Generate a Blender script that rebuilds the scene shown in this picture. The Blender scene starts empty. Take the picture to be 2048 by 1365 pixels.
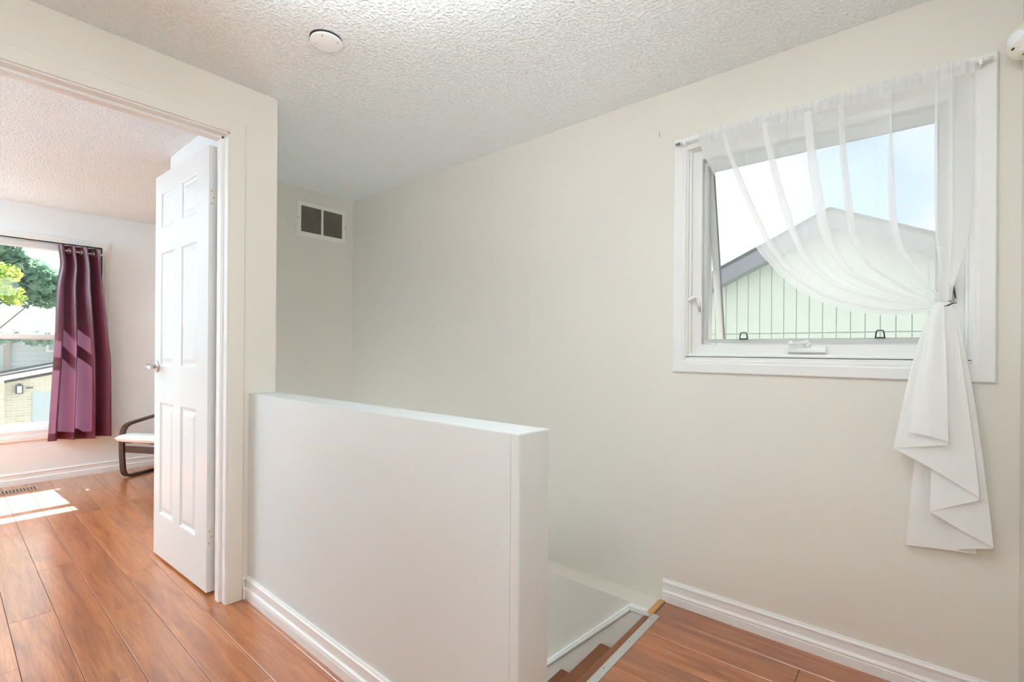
import bpy, bmesh, math, random
from mathutils import Vector, Matrix
random.seed(7)
S = bpy.context.scene
COL = S.collection
PI = math.pi

# ---------------------------------------------------------------- camera
CAM_H = 1.1962
cam_d = bpy.data.cameras.new('camera')
cam = bpy.data.objects.new('camera', cam_d)
COL.objects.link(cam)
cam_d.sensor_width = 36.0
cam_d.lens = 953.0 / 2048 * 36
cam_d.shift_y = 17.75 / 2048
cam_d.clip_start = 0.02
cam_d.clip_end = 300
YAW, ROLL = math.radians(39.733), math.radians(0.4056)
fw = Vector((-math.sin(YAW), math.cos(YAW), 0))
r0 = Vector((math.cos(YAW), math.sin(YAW), 0))
u0 = Vector((0, 0, 1))
rt = r0 * math.cos(ROLL) + u0 * math.sin(ROLL)
up = -r0 * math.sin(ROLL) + u0 * math.cos(ROLL)
cam.matrix_world = Matrix(((rt.x, up.x, -fw.x, 0), (rt.y, up.y, -fw.y, 0), (rt.z, up.z, -fw.z, CAM_H), (0, 0, 0, 1)))
S.camera = cam

# ---------------------------------------------------------------- light and exposure
S.view_settings.view_transform = 'Standard'
S.view_settings.look = 'None'
S.view_settings.exposure = 0.2
S.view_settings.gamma = 1.0
S.view_settings.use_curve_mapping = False

SKY = 2.1
SUN = 44.0
GAP = (-0.132, 0.942, 0.30)
world = bpy.data.worlds.new('world')
S.world = world
world.use_nodes = True
wn = world.node_tree
wn.nodes.clear()
tc = wn.nodes.new('ShaderNodeTexCoord')
nz = wn.nodes.new('ShaderNodeTexNoise')
nz.inputs['Scale'].default_value = 2.6
nz.inputs['Detail'].default_value = 6
nz.inputs['Roughness'].default_value = 0.55
rp = wn.nodes.new('ShaderNodeValToRGB')
rp.color_ramp.elements[0].position = 0.46
rp.color_ramp.elements[0].color = (0.33, 0.54, 0.98, 1)
rp.color_ramp.elements[1].position = 0.64
rp.color_ramp.elements[1].color = (0.95, 0.98, 1.0, 1)
bg = wn.nodes.new('ShaderNodeBackground')
bg.inputs['Strength'].default_value = SKY
wo = wn.nodes.new('ShaderNodeOutputWorld')
wn.links.new(tc.outputs['Generated'], nz.inputs['Vector'])
# a blue gap between the clouds, with ragged noisy edges
vd = wn.nodes.new('ShaderNodeVectorMath')
vd.operation = 'DISTANCE'
vd.inputs[1].default_value = GAP
wn.links.new(tc.outputs['Generated'], vd.inputs[0])
ma = wn.nodes.new('ShaderNodeMath')
ma.operation = 'MULTIPLY_ADD'
ma.inputs[1].default_value = 0.62
wn.links.new(vd.outputs['Value'], ma.inputs[0])
wn.links.new(nz.outputs['Fac'], ma.inputs[2])
wn.links.new(ma.outputs[0], rp.inputs['Fac'])
wn.links.new(rp.outputs['Color'], bg.inputs['Color'])
wn.links.new(bg.outputs['Background'], wo.inputs['Surface'])


def light(name, kind, loc, energy, color=(1, 1, 1), aim=None, **kw):
    d = bpy.data.lights.new(name, kind)
    d.energy = energy
    d.color = color
    for k, v in kw.items():
        setattr(d, k, v)
    o = bpy.data.objects.new(name, d)
    COL.objects.link(o)
    o.location = loc
    if aim is not None:
        o.rotation_euler = (Vector(aim) - Vector(loc)).to_track_quat('-Z', 'Y').to_euler()
    return o


light('sun', 'SUN', (-20, 0, 20), SUN, (1.0, 0.98, 0.94), aim=(-19, 0.005, 18.85), angle=math.radians(0.53))
# the photographer's flash, bounced off the hall ceiling
light('bounce_spot', 'SPOT', (-0.45, -0.15, 1.45), 640, (0.79, 0.915, 1.0), aim=(-0.68, 0.14, 2.44),
      spot_size=math.radians(84), spot_blend=0.9, shadow_soft_size=0.06)
light('bounce_spot', 'SPOT', (-0.25, -0.05, 1.45), 58, (0.84, 0.94, 1.0), aim=(-1.20, 1.02, 2.44),
      spot_size=math.radians(66), spot_blend=1.0, shadow_soft_size=0.05)
# unseen fill lights, added to brighten the hall, landing, lower stairs and bedroom
light('hall_fill', 'POINT', (-0.20, -0.75, 2.05), 32, (0.81, 0.925, 1.0), shadow_soft_size=0.2)
light('landing_fill', 'POINT', (-0.35, 0.72, 2.2), 12, (0.84, 0.94, 1.0), shadow_soft_size=0.15)
light('stair_fill', 'POINT', (-3.1, 1.65, -0.9), 31, (0.81, 0.925, 1.0), shadow_soft_size=0.2)
light('bedroom_fill', 'POINT', (-4.9, -1.5, 1.8), 55, (0.66, 0.88, 1.0), shadow_soft_size=0.2)
light('bounce_spot', 'SPOT', (-4.6, -1.0, 1.3), 4200, (0.62, 0.85, 1.0), aim=(-4.5, -1.2, 2.44),
      spot_size=math.radians(95), spot_blend=0.9, shadow_soft_size=0.06)  # added spot, bounced off the bedroom ceiling to brighten the room

try:
    S.cycles.transparent_max_bounces = 24
    S.cycles.max_bounces = 12
    S.cycles.diffuse_bounces = 8
    S.cycles.sample_clamp_indirect = 8
    S.cycles.caustics_reflective = False
    S.cycles.caustics_refractive = False
except Exception:
    pass


# ---------------------------------------------------------------- materials
def srgb(r, g, b):
    f = lambda c: (c / 255 / 12.92) if c / 255 <= 0.04045 else ((c / 255 + 0.055) / 1.055) ** 2.4
    return (f(r), f(g), f(b), 1)


def mat(name, col, rough=0.5, metal=0.0, bump=None, spec=0.5, var=None, coat=0.0):
    m = bpy.data.materials.new(name)
    m.use_nodes = True
    nt = m.node_tree
    p = nt.nodes['Principled BSDF']
    p.inputs['Base Color'].default_value = col
    p.inputs['Roughness'].default_value = rough
    p.inputs['Metallic'].default_value = metal
    p.inputs['Specular IOR Level'].default_value = spec
    p.inputs['Coat Weight'].default_value = coat
    p.inputs['Coat Roughness'].default_value = 0.175
    t = nt.nodes.new('ShaderNodeTexCoord')
    if var:                                         # (scale, amount): faint uneven colour
        n = nt.nodes.new('ShaderNodeTexNoise')
        n.inputs['Scale'].default_value = var[0]
        n.inputs['Detail'].default_value = 4
        mx = nt.nodes.new('ShaderNodeMix')
        mx.data_type = 'RGBA'
        mx.inputs[6].default_value = tuple(c * (1 - var[1]) for c in col[:3]) + (1,)
        mx.inputs[7].default_value = tuple(min(1, c * (1 + var[1])) for c in col[:3]) + (1,)
        nt.links.new(t.outputs['Object'], n.inputs['Vector'])
        nt.links.new(n.outputs['Fac'], mx.inputs[0])
        nt.links.new(mx.outputs[2], p.inputs['Base Color'])
    if bump:                                        # (scale, strength, distance)
        n = nt.nodes.new('ShaderNodeTexNoise')
        n.inputs['Scale'].default_value = bump[0]
        n.inputs['Detail'].default_value = 3
        b = nt.nodes.new('ShaderNodeBump')
        b.inputs['Strength'].default_value = bump[1]
        b.inputs['Distance'].default_value = bump[2]
        nt.links.new(t.outputs['Object'], n.inputs['Vector'])
        nt.links.new(n.outputs['Fac'], b.inputs['Height'])
        nt.links.new(b.outputs['Normal'], p.inputs['Normal'])
    return m


M_WALL = mat('wall_paint', (0.735, 0.70, 0.635, 1), 0.55, bump=(160, 0.10, 0.002), spec=0.3, var=(1.3, 0.012))
M_BEDW = mat('bedroom_paint', (0.80, 0.83, 0.84, 1), 0.55, bump=(160, 0.10, 0.002), spec=0.3, var=(1.3, 0.012))
M_HALF = mat('half_wall_paint', (0.69, 0.72, 0.72, 1), 0.4, bump=(90, 0.12, 0.003), spec=0.4, var=(1.3, 0.012))
M_TRIM = mat('trim_paint', (0.84, 0.84, 0.83, 1), 0.35, spec=0.45, bump=(60, 0.03, 0.002))
M_DOOR = mat('door_paint', (0.73, 0.735, 0.73, 1), 0.3, spec=0.5, bump=(70, 0.03, 0.002))
M_WINF = mat('window_paint', (0.79, 0.79, 0.775, 1), 0.35, spec=0.4)
M_WHITE = mat('white_metal', (0.85, 0.85, 0.85, 1), 0.3, spec=0.5)
M_VENT = mat('vent_paint', (0.80, 0.775, 0.72, 1), 0.45)
M_LOUV = mat('louver_metal', (0.30, 0.26, 0.21, 1), 0.5, var=(9, 0.25))
M_DARK = mat('dark_void', (0.035, 0.030, 0.026, 1), 0.8)
M_BLACK = mat('black_plastic', (0.012, 0.012, 0.013, 1), 0.45)
M_NICKEL = mat('nickel', (0.62, 0.60, 0.57, 1), 0.28, metal=1.0)
M_ALU = mat('aluminium', (0.62, 0.62, 0.60, 1), 0.42, metal=0.55)
M_SCRF = mat('screen_frame_grey', (0.52, 0.52, 0.51, 1), 0.45, metal=0.2)
M_HINGE = mat('painted_hinge', (0.74, 0.72, 0.67, 1), 0.45, var=(60, 0.06))
M_TREAD = mat('brown_floor_paint', (0.235, 0.085, 0.036, 1), 0.45, var=(14, 0.08), spec=0.4)
M_BLOND = mat('raw_wood', (0.55, 0.29, 0.10, 1), 0.6, var=(25, 0.15))
M_GASK = mat('grey_gasket', (0.16, 0.18, 0.20, 1), 0.6)
M_SCREW = mat('screw_grey', (0.40, 0.37, 0.32, 1), 0.45, metal=0.5)
M_ROD = mat('white_rod', (0.72, 0.72, 0.71, 1), 0.3, metal=0.3)


def popcorn(col):
    m = mat('popcorn_ceiling', col, 0.5, spec=0.35)
    nt = m.node_tree
    p = nt.nodes['Principled BSDF']
    t = nt.nodes.new('ShaderNodeTexCoord')
    n1 = nt.nodes.new('ShaderNodeTexNoise')
    n1.inputs['Scale'].default_value = 75
    n1.inputs['Detail'].default_value = 2.5
    n1.inputs['Roughness'].default_value = 0.55
    n1.inputs['Distortion'].default_value = 0.3
    r = nt.nodes.new('ShaderNodeMapRange')
    r.interpolation_type = 'SMOOTHSTEP'
    r.inputs['From Min'].default_value = 0.42
    r.inputs['From Max'].default_value = 0.74
    b = nt.nodes.new('ShaderNodeBump')
    b.inputs['Strength'].default_value = 0.55
    b.inputs['Distance'].default_value = 0.012
    nt.links.new(t.outputs['Object'], n1.inputs['Vector'])
    nt.links.new(n1.outputs['Fac'], r.inputs['Value'])
    nt.links.new(r.outputs['Result'], b.inputs['Height'])
    nt.links.new(b.outputs['Normal'], p.inputs['Normal'])
    return m


M_CEIL = popcorn((0.86, 0.88, 0.88, 1))
M_CEILB = popcorn((0.83, 0.87, 0.89, 1))


def wood_floor():
    m = bpy.data.materials.new('laminate_planks')
    m.use_nodes = True
    nt = m.node_tree
    L = nt.links.new
    p = nt.nodes['Principled BSDF']
    oi = nt.nodes.new('ShaderNodeObjectInfo')
    t = nt.nodes.new('ShaderNodeTexCoord')
    off = nt.nodes.new('ShaderNodeVectorMath')
    off.operation = 'MULTIPLY_ADD'
    cmb = nt.nodes.new('ShaderNodeCombineXYZ')
    for i in range(3):
        L(oi.outputs['Random'], cmb.inputs[i])
    off.inputs[1].default_value = (37, 19, 11)
    L(cmb.outputs[0], off.inputs[0])
    L(t.outputs['Object'], off.inputs[2])
    mp = nt.nodes.new('ShaderNodeMapping')
    mp.inputs['Scale'].default_value = (1.0, 11, 11)
    L(off.outputs[0], mp.inputs['Vector'])
    n1 = nt.nodes.new('ShaderNodeTexNoise')
    n1.inputs['Scale'].default_value = 1.6
    n1.inputs['Detail'].default_value = 6
    n1.inputs['Roughness'].default_value = 0.6
    n1.inputs['Distortion'].default_value = 0.9
    L(mp.outputs[0], n1.inputs['Vector'])
    mp2 = nt.nodes.new('ShaderNodeMapping')
    mp2.inputs['Scale'].default_value = (7, 190, 190)
    L(off.outputs[0], mp2.inputs['Vector'])
    n2 = nt.nodes.new('ShaderNodeTexNoise')
    n2.inputs['Scale'].default_value = 1.0
    n2.inputs['Detail'].default_value = 3
    L(mp2.outputs[0], n2.inputs['Vector'])
    r1 = nt.nodes.new('ShaderNodeValToRGB')
    e = r1.color_ramp.elements
    e[0].position, e[0].color = 0.28, (0.20, 0.048, 0.009, 1)
    e[1].position, e[1].color = 0.72, (0.50, 0.170, 0.045, 1)
    x = e.new(0.5)
    x.color = (0.385, 0.108, 0.020, 1)
    L(n1.outputs['Fac'], r1.inputs['Fac'])
    mx = nt.nodes.new('ShaderNodeMix')
    mx.data_type = 'RGBA'
    mx.blend_type = 'MULTIPLY'
    mx.inputs[0].default_value = 0.55
    r2 = nt.nodes.new('ShaderNodeValToRGB')
    r2.color_ramp.elements[0].position, r2.color_ramp.elements[0].color = 0.36, (0.55, 0.48, 0.44, 1)
    r2.color_ramp.elements[1].position, r2.color_ramp.elements[1].color = 0.58, (1, 1, 1, 1)
    L(n2.outputs['Fac'], r2.inputs['Fac'])
    L(r1.outputs['Color'], mx.inputs[6])
    L(r2.outputs['Color'], mx.inputs[7])
    hs = nt.nodes.new('ShaderNodeHueSaturation')
    mr = nt.nodes.new('ShaderNodeMapRange')
    mr.inputs['To Min'].default_value = 0.86
    mr.inputs['To Max'].default_value = 1.14
    L(oi.outputs['Random'], mr.inputs['Value'])
    L(mr.outputs[0], hs.inputs['Value'])
    L(mx.outputs[2], hs.inputs['Color'])
    L(hs.outputs['Color'], p.inputs['Base Color'])
    p.inputs['Roughness'].default_value = 0.35
    p.inputs['IOR'].default_value = 1.5
    p.inputs['Coat Weight'].default_value = 1.0
    p.inputs['Coat IOR'].default_value = 1.7
    p.inputs['Coat Roughness'].default_value = 0.2
    b = nt.nodes.new('ShaderNodeBump')
    b.inputs['Strength'].default_value = 0.05
    b.inputs['Distance'].default_value = 0.002
    L(n2.outputs['Fac'], b.inputs['Height'])
    L(b.outputs['Normal'], p.inputs['Normal'])
    return m


M_PLANK = wood_floor()


def glass_mat():
    m = bpy.data.materials.new('window_glass')
    m.use_nodes = True
    nt = m.node_tree
    nt.nodes.clear()
    o = nt.nodes.new('ShaderNodeOutputMaterial')
    t = nt.nodes.new('ShaderNodeBsdfTransparent')
    t.inputs['Color'].default_value = (0.95, 0.965, 0.96, 1)
    g = nt.nodes.new('ShaderNodeBsdfGlossy')
    g.inputs['Roughness'].default_value = 0.02
    f = nt.nodes.new('ShaderNodeFresnel')
    f.inputs['IOR'].default_value = 1.35
    mx = nt.nodes.new('ShaderNodeMixShader')
    nt.links.new(f.outputs[0], mx.inputs[0])
    nt.links.new(t.outputs[0], mx.inputs[1])
    nt.links.new(g.outputs[0], mx.inputs[2])
    nt.links.new(mx.outputs[0], o.inputs['Surface'])
    return m


def cloth_mat(name, col, opacity, trans=0.5, rough=0.9, weave=None):
    m = bpy.data.materials.new(name)
    m.use_nodes = True
    nt = m.node_tree
    nt.nodes.clear()
    L = nt.links.new
    o = nt.nodes.new('ShaderNodeOutputMaterial')
    d = nt.nodes.new('ShaderNodeBsdfDiffuse')
    tl = nt.nodes.new('ShaderNodeBsdfTranslucent')
    tp = nt.nodes.new('ShaderNodeBsdfTransparent')
    d.inputs['Color'].default_value = col
    tl.inputs['Color'].default_value = col
    m1 = nt.nodes.new('ShaderNodeMixShader')
    m1.inputs[0].default_value = trans
    L(d.outputs[0], m1.inputs[1])
    L(tl.outputs[0], m1.inputs[2])
    m2 = nt.nodes.new('ShaderNodeMixShader')
    m2.inputs[0].default_value = opacity
    L(tp.outputs[0], m2.inputs[1])
    L(m1.outputs[0], m2.inputs[2])
    L(m2.outputs[0], o.inputs['Surface'])
    return m


M_GLASS = glass_mat()
M_SCREEN = cloth_mat('insect_screen', (0.50, 0.52, 0.54, 1), 0.22, 0.5)
M_SCREEN2 = cloth_mat('dark_insect_screen', (0.10, 0.11, 0.12, 1), 0.24, 0.5)
M_SHEER = cloth_mat('sheer_voile', (0.97, 0.972, 0.975, 1), 0.62, 0.52)
M_SHEER2 = cloth_mat('sheer_voile_gathered', (0.95, 0.95, 0.945, 1), 0.80, 0.25)


def satin():
    m = mat('burgundy_satin', (0.060, 0.006, 0.010, 1), 0.36, spec=0.4)
    p = m.node_tree.nodes['Principled BSDF']
    p.inputs['Sheen Weight'].default_value = 0.25
    p.inputs['Sheen Tint'].default_value = (0.75, 0.15, 0.22, 1)
    p.inputs['Anisotropic'].default_value = 0.4
    nt = m.node_tree
    # some daylight glows through the cloth
    tl = nt.nodes.new('ShaderNodeBsdfTranslucent')
    tl.inputs['Color'].default_value = (0.36, 0.17, 0.28, 1)
    mx = nt.nodes.new('ShaderNodeMixShader')
    mx.inputs[0].default_value = 0.11
    out = nt.nodes['Material Output']
    nt.links.new(p.outputs[0], mx.inputs[1])
    nt.links.new(tl.outputs[0], mx.inputs[2])
    nt.links.new(mx.outputs[0], out.inputs['Surface'])
    return m


M_SATIN = satin()
M_BENT = mat('dark_bentwood', (0.040, 0.016, 0.010, 1), 0.4, var=(30, 0.2), spec=0.25)
M_CUSH = mat('white_cushion', (0.86, 0.85, 0.83, 1), 0.85, bump=(220, 0.1, 0.002))
M_CREAM = mat('cream_glaze', (0.76, 0.73, 0.62, 1), 0.3)
M_PATCH = mat('white_glaze', (0.82, 0.83, 0.84, 1), 0.3)
M_RED = mat('red_paint', (0.70, 0.11, 0.12, 1), 0.4)
M_SIDG = mat('pale_board_siding', (0.46, 0.52, 0.475, 1), 0.7, bump=(60, 0.15, 0.004), var=(3, 0.04))
M_FASC = mat('slate_fascia', (0.17, 0.19, 0.225, 1), 0.6, var=(12, 0.12))
M_SHING = mat('grey_shingles', (0.055, 0.065, 0.072, 1), 0.85, var=(7, 0.25))
M_SIDB = mat('grey_lap_siding', (0.60, 0.66, 0.69, 1), 0.7, var=(4, 0.05))
M_CRF = mat('cream_fascia', (0.82, 0.78, 0.68, 1), 0.6)
M_GDOOR = mat('garage_door_paint', (0.50, 0.58, 0.64, 1), 0.5)
M_BRICKW = None


def brick_mat():
    m = mat('buff_brick', (0.5, 0.45, 0.34, 1), 0.85)
    nt = m.node_tree
    p = nt.nodes['Principled BSDF']
    t = nt.nodes.new('ShaderNodeTexCoord')
    mp = nt.nodes.new('ShaderNodeMapping')
    mp.inputs['Rotation'].default_value = (PI / 2, 0, PI / 2)
    b = nt.nodes.new('ShaderNodeTexBrick')
    b.inputs['Color1'].default_value = (0.70, 0.65, 0.50, 1)
    b.inputs['Color2'].default_value = (0.60, 0.55, 0.42, 1)
    b.inputs['Mortar'].default_value = (0.76, 0.74, 0.68, 1)
    b.inputs['Scale'].default_value = 1.0
    b.inputs['Brick Width'].default_value = 0.22
    b.inputs['Row Height'].default_value = 0.075
    b.inputs['Mortar Size'].default_value = 0.008
    nt.links.new(t.outputs['Object'], mp.inputs['Vector'])
    sep = nt.nodes.new('ShaderNodeSeparateXYZ')
    nt.links.new(t.outputs['Object'], sep.inputs[0])
    cb = nt.nodes.new('ShaderNodeCombineXYZ')
    nt.links.new(sep.outputs['Y'], cb.inputs['X'])
    nt.links.new(sep.outputs['Z'], cb.inputs['Y'])
    nt.links.new(cb.outputs[0], b.inputs['Vector'])
    nt.links.new(b.outputs['Color'], p.inputs['Base Color'])
    return m


M_BRICKW = brick_mat()
M_LAWN = mat('dry_yard', (0.17, 0.17, 0.145, 1), 0.9, var=(1.5, 0.2))
M_ASPH = mat('driveway', (0.20, 0.195, 0.19, 1), 0.9, var=(3, 0.1))
M_BARK = mat('bark', (0.12, 0.085, 0.06, 1), 0.9, bump=(30, 0.5, 0.02))


def leaf_mat(name, a, b):
    m = bpy.data.materials.new(name)
    m.use_nodes = True
    nt = m.node_tree
    nt.nodes.clear()
    L = nt.links.new
    o = nt.nodes.new('ShaderNodeOutputMaterial')
    t = nt.nodes.new('ShaderNodeTexCoord')
    n = nt.nodes.new('ShaderNodeTexNoise')
    n.inputs['Scale'].default_value = 3.0
    L(t.outputs['Object'], n.inputs['Vector'])
    r = nt.nodes.new('ShaderNodeValToRGB')
    r.color_ramp.elements[0].position, r.color_ramp.elements[0].color = 0.35, a
    r.color_ramp.elements[1].position, r.color_ramp.elements[1].color = 0.65, b
    L(n.outputs['Fac'], r.inputs['Fac'])
    d = nt.nodes.new('ShaderNodeBsdfDiffuse')
    tl = nt.nodes.new('ShaderNodeBsdfTranslucent')
    mx = nt.nodes.new('ShaderNodeMixShader')
    mx.inputs[0].default_value = 0.4
    L(r.outputs['Color'], d.inputs['Color'])
    L(r.outputs['Color'], tl.inputs['Color'])
    L(d.outputs[0], mx.inputs[1])
    L(tl.outputs[0], mx.inputs[2])
    L(mx.outputs[0], o.inputs['Surface'])
    return m


M_LEAF1 = leaf_mat('bright_leaves', (0.16, 0.30, 0.05, 1), (0.55, 0.62, 0.16, 1))
M_LEAF2 = leaf_mat('blue_green_leaves', (0.10, 0.22, 0.16, 1), (0.28, 0.42, 0.30, 1))


# ---------------------------------------------------------------- mesh helpers
class MB:
    def __init__(self):
        self.v, self.f, self.s = [], [], []

    def add(self, vs, fs, smooth=False):
        n = len(self.v)
        self.v += [tuple(p) for p in vs]
        self.f += [tuple(i + n for i in f) for f in fs]
        self.s += [smooth] * len(fs)
        return self

    def box(self, x0, x1, y0, y1, z0, z1):
        vs = [(x, y, z) for z in (z0, z1) for y in (y0, y1) for x in (x0, x1)]
        return self.add(vs, [(0, 2, 3, 1), (4, 5, 7, 6), (0, 1, 5, 4), (1, 3, 7, 5), (3, 2, 6, 7), (2, 0, 4, 6)])

    def loft(self, rings, closed=True, caps=True, smooth=False):
        n = len(rings[0])
        vs = [p for r in rings for p in r]
        fs = []
        for i in range(len(rings) - 1):
            for j in range(n if closed else n - 1):
                k = (j + 1) % n
                fs.append((i * n + j, i * n + k, (i + 1) * n + k, (i + 1) * n + j))
        if caps and closed:
            fs.append(tuple(reversed(range(n))))
            fs.append(tuple((len(rings) - 1) * n + j for j in range(n)))
        return self.add(vs, fs, smooth)

    def prism(self, prof, fa, fb):
        """closed 2D profile lofted between two placing functions"""
        return self.loft([[fa(*p) for p in prof], [fb(*p) for p in prof]])

    def cyl(self, p0, p1, r, n=16, r1=None, smooth=True):
        p0, p1 = Vector(p0), Vector(p1)
        d = (p1 - p0).normalized()
        a = d.orthogonal().normalized()
        b = d.cross(a)
        r1 = r if r1 is None else r1
        rings = [[p + (a * math.cos(t) + b * math.sin(t)) * rr for t in [2 * PI * i / n for i in range(n)]]
                 for p, rr in ((p0, r), (p1, r1))]
        self.loft(rings, caps=False, smooth=smooth)
        return self.add(rings[0], [tuple(reversed(range(n)))]).add(rings[1], [tuple(range(n))])

    def tube(self, pts, r, n=10):
        pts = [Vector(p) for p in pts]
        rings = []
        for i, p in enumerate(pts):
            d = (pts[min(i + 1, len(pts) - 1)] - pts[max(i - 1, 0)]).normalized()
            a = d.cross(Vector((0.13, 0.27, 0.95))).normalized()
            b = d.cross(a)
            rr = r[i] if isinstance(r, (list, tuple)) else r
            rings.append([p + (a * math.cos(2 * PI * k / n) + b * math.sin(2 * PI * k / n)) * rr for k in range(n)])
        return self.loft(rings, smooth=True)

    def lathe(self, c, axis, prof, n=40):
        """prof: list of (radius, height along axis)"""
        c = Vector(c)
        d = Vector(axis).normalized()
        a = d.orthogonal().normalized()
        b = d.cross(a)
        rings = [[c + d * h + (a * math.cos(2 * PI * k / n) + b * math.sin(2 * PI * k / n)) * max(r, 1e-4)
                  for k in range(n)] for r, h in prof]
        return self.loft(rings, smooth=True)

    def grid(self, fn, nu, nv, smooth=True):
        vs = [fn(i / nu, j / nv) for j in range(nv + 1) for i in range(nu + 1)]
        w = nu + 1
        fs = [(j * w + i, j * w + i + 1, (j + 1) * w + i + 1, (j + 1) * w + i) for j in range(nv) for i in range(nu)]
        return self.add(vs, fs, smooth)

    def build(self, name, m, parent=None, bevel=0.0, seg=1, local=False, loc=None, **tags):
        me = bpy.data.meshes.new(name)
        o = bpy.data.objects.new(name, me)
        COL.objects.link(o)
        base = Vector((0, 0, 0))
        if loc is not None:
            base = Vector(loc)
            o.location = base
        if parent is not None:
            o.parent = parent
            q = parent
            if not local:
                while q is not None:
                    base = base + q.location
                    q = q.parent
        me.from_pydata([tuple(Vector(p) - base) for p in self.v], [], self.f)
        me.polygons.foreach_set('use_smooth', self.s)
        bm = bmesh.new()
        bm.from_mesh(me)
        if bevel:
            bmesh.ops.remove_doubles(bm, verts=bm.verts, dist=1e-6)
            bmesh.ops.bevel(bm, geom=[e for e in bm.edges if len(e.link_faces) == 2 and e.calc_face_angle(0) > 0.5],
                            offset=bevel, segments=seg, affect='EDGES', clamp_overlap=True)
        bmesh.ops.recalc_face_normals(bm, faces=bm.faces)
        bm.to_mesh(me)
        bm.free()
        me.materials.append(m)
        for k, v in tags.items():
            o[k] = v
        return o


def empty(name, loc, label, cat, group=None, rotz=0):
    o = bpy.data.objects.new(name, None)
    COL.objects.link(o)
    o.empty_display_size = 0.05
    o.location = loc
    o.rotation_euler = (0, 0, rotz)
    o['label'] = label
    o['category'] = cat
    if group:
        o['group'] = group
    return o


def box(*a):
    return MB().box(*a)


def struct(mb, name, m, bevel=0.0, parent=None, **k):
    o = mb.build(name, m, parent, bevel, **k)
    if parent is None:
        o['kind'] = 'structure'
    return o


# ---------------------------------------------------------------- main dimensions
CEIL = 2.44
WY = 2.2303           # window wall face
DX = -2.433           # door wall, hall face
DB = -2.56            # door wall, bedroom face
VX = -3.607           # stairwell end wall
BX = -5.8965          # bedroom window wall
HY0, HY1 = 0.952, 1.0785   # half wall
HX = -0.762           # half wall end
HZ = 0.9786
RX = 0.279            # return wall right of the window
EDGE = -0.885         # landing edge
LOW = -2.73           # lower storey floor
CURB = 2.118

# ---------------------------------------------------------------- ceiling and walls
struct(box(-2.5, 0.45, -2.1, 2.42, CEIL, CEIL + 0.12).box(VX - 0.05, -2.5, 1.02, 2.42, CEIL, CEIL + 0.12), 'ceiling', M_CEIL)
struct(box(-6.2, -2.5, -2.1, 1.02, CEIL, CEIL + 0.12).box(-6.2, VX - 0.05, 1.02, 2.42, CEIL, CEIL + 0.12), 'ceiling_bedroom', M_CEILB)

w = MB()   # window wall with its opening
wx0, wx1, wz0, wz1 = -0.797, 0.165, 1.146, 2.132
w.box(-6.1, wx0, WY, 2.40, -0.05, CEIL).box(wx1, RX + 0.15, WY, 2.40, -0.05, CEIL)
w.box(wx0, wx1, WY, 2.40, -0.05, wz0).box(wx0, wx1, WY, 2.40, wz1, CEIL)
struct(w, 'wall_right', M_WALL)
struct(box(VX, EDGE - 0.002, CURB, WY + 0.17, LOW, 0.0), 'wall_stairwell', M_WALL, 0.003)
struct(box(RX, RX + 0.15, -1.75, WY, -0.05, CEIL), 'wall_return', M_WALL)
struct(box(-2.433, RX, -1.75, -1.6, -0.05, CEIL), 'wall_back', M_WALL)

dy0, dy1, dz = 0.075, 0.868, 2.205
w = MB()   # door wall with doorway
w.box(DB, DX, -2.05, dy0, -0.05, CEIL).box(DB, DX, dy1, HY1, -0.05, CEIL).box(DB, DX, dy0, dy1, dz, CEIL)
struct(w, 'wall_left', M_WALL)
struct(box(VX - 0.113, DB, 0.965, HY1, LOW, CEIL), 'wall_partition', M_BEDW)
struct(box(VX - 0.113, VX, HY1, WY, LOW, CEIL), 'wall_far', M_WALL)
struct(box(-6.1, -2.433, -2.1, -2.0, -0.05, CEIL), 'wall_bedroom_side', M_BEDW)

bw0, bw1, bz0, bz1 = -0.86, 0.991, 0.457, 2.135
w = MB()
w.box(BX - 0.17, BX, -2.1, bw0, -0.05, CEIL).box(BX - 0.17, BX, bw1, WY, -0.05, CEIL)
w.box(BX - 0.17, BX, bw0, bw1, -0.05, bz0).box(BX - 0.17, BX, bw0, bw1, bz1, CEIL)
struct(w, 'wall_bedroom_window', M_BEDW)
struct(box(BX - 0.745, BX - 0.17, -3, 3, 2.25, 2.40), 'roof_eave', M_TRIM)

hw = box(DX, HX - 0.03, HY0, HY1, LOW, HZ).build('wall_half', M_HALF, bevel=0.0015, seg=2, kind='structure')
box(HX - 0.0305, HX, HY0 - 0.0016, HY1 + 0.0012, -0.25, HZ + 0.0006).build('end_board', M_HALF, hw, bevel=0.0022, seg=2)
# flaking paint along the end board's joint
mb = MB()
for k in range(16):
    z = 0.03 + 0.30 * random.random()
    hgt = random.uniform(0.006, 0.022)
    mb.add([(HX - 0.036, HY0 - 0.0004, z), (HX - 0.030, HY0 - 0.005, z + hgt * 0.3), (HX - 0.0335, HY0 - 0.0045, z + hgt),
            (HX - 0.037, HY0 - 0.0004, z + hgt * 0.8)], [(0, 1, 2, 3)])
mb.build('paint_flakes', M_HALF, hw, kind='stuff')

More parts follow.
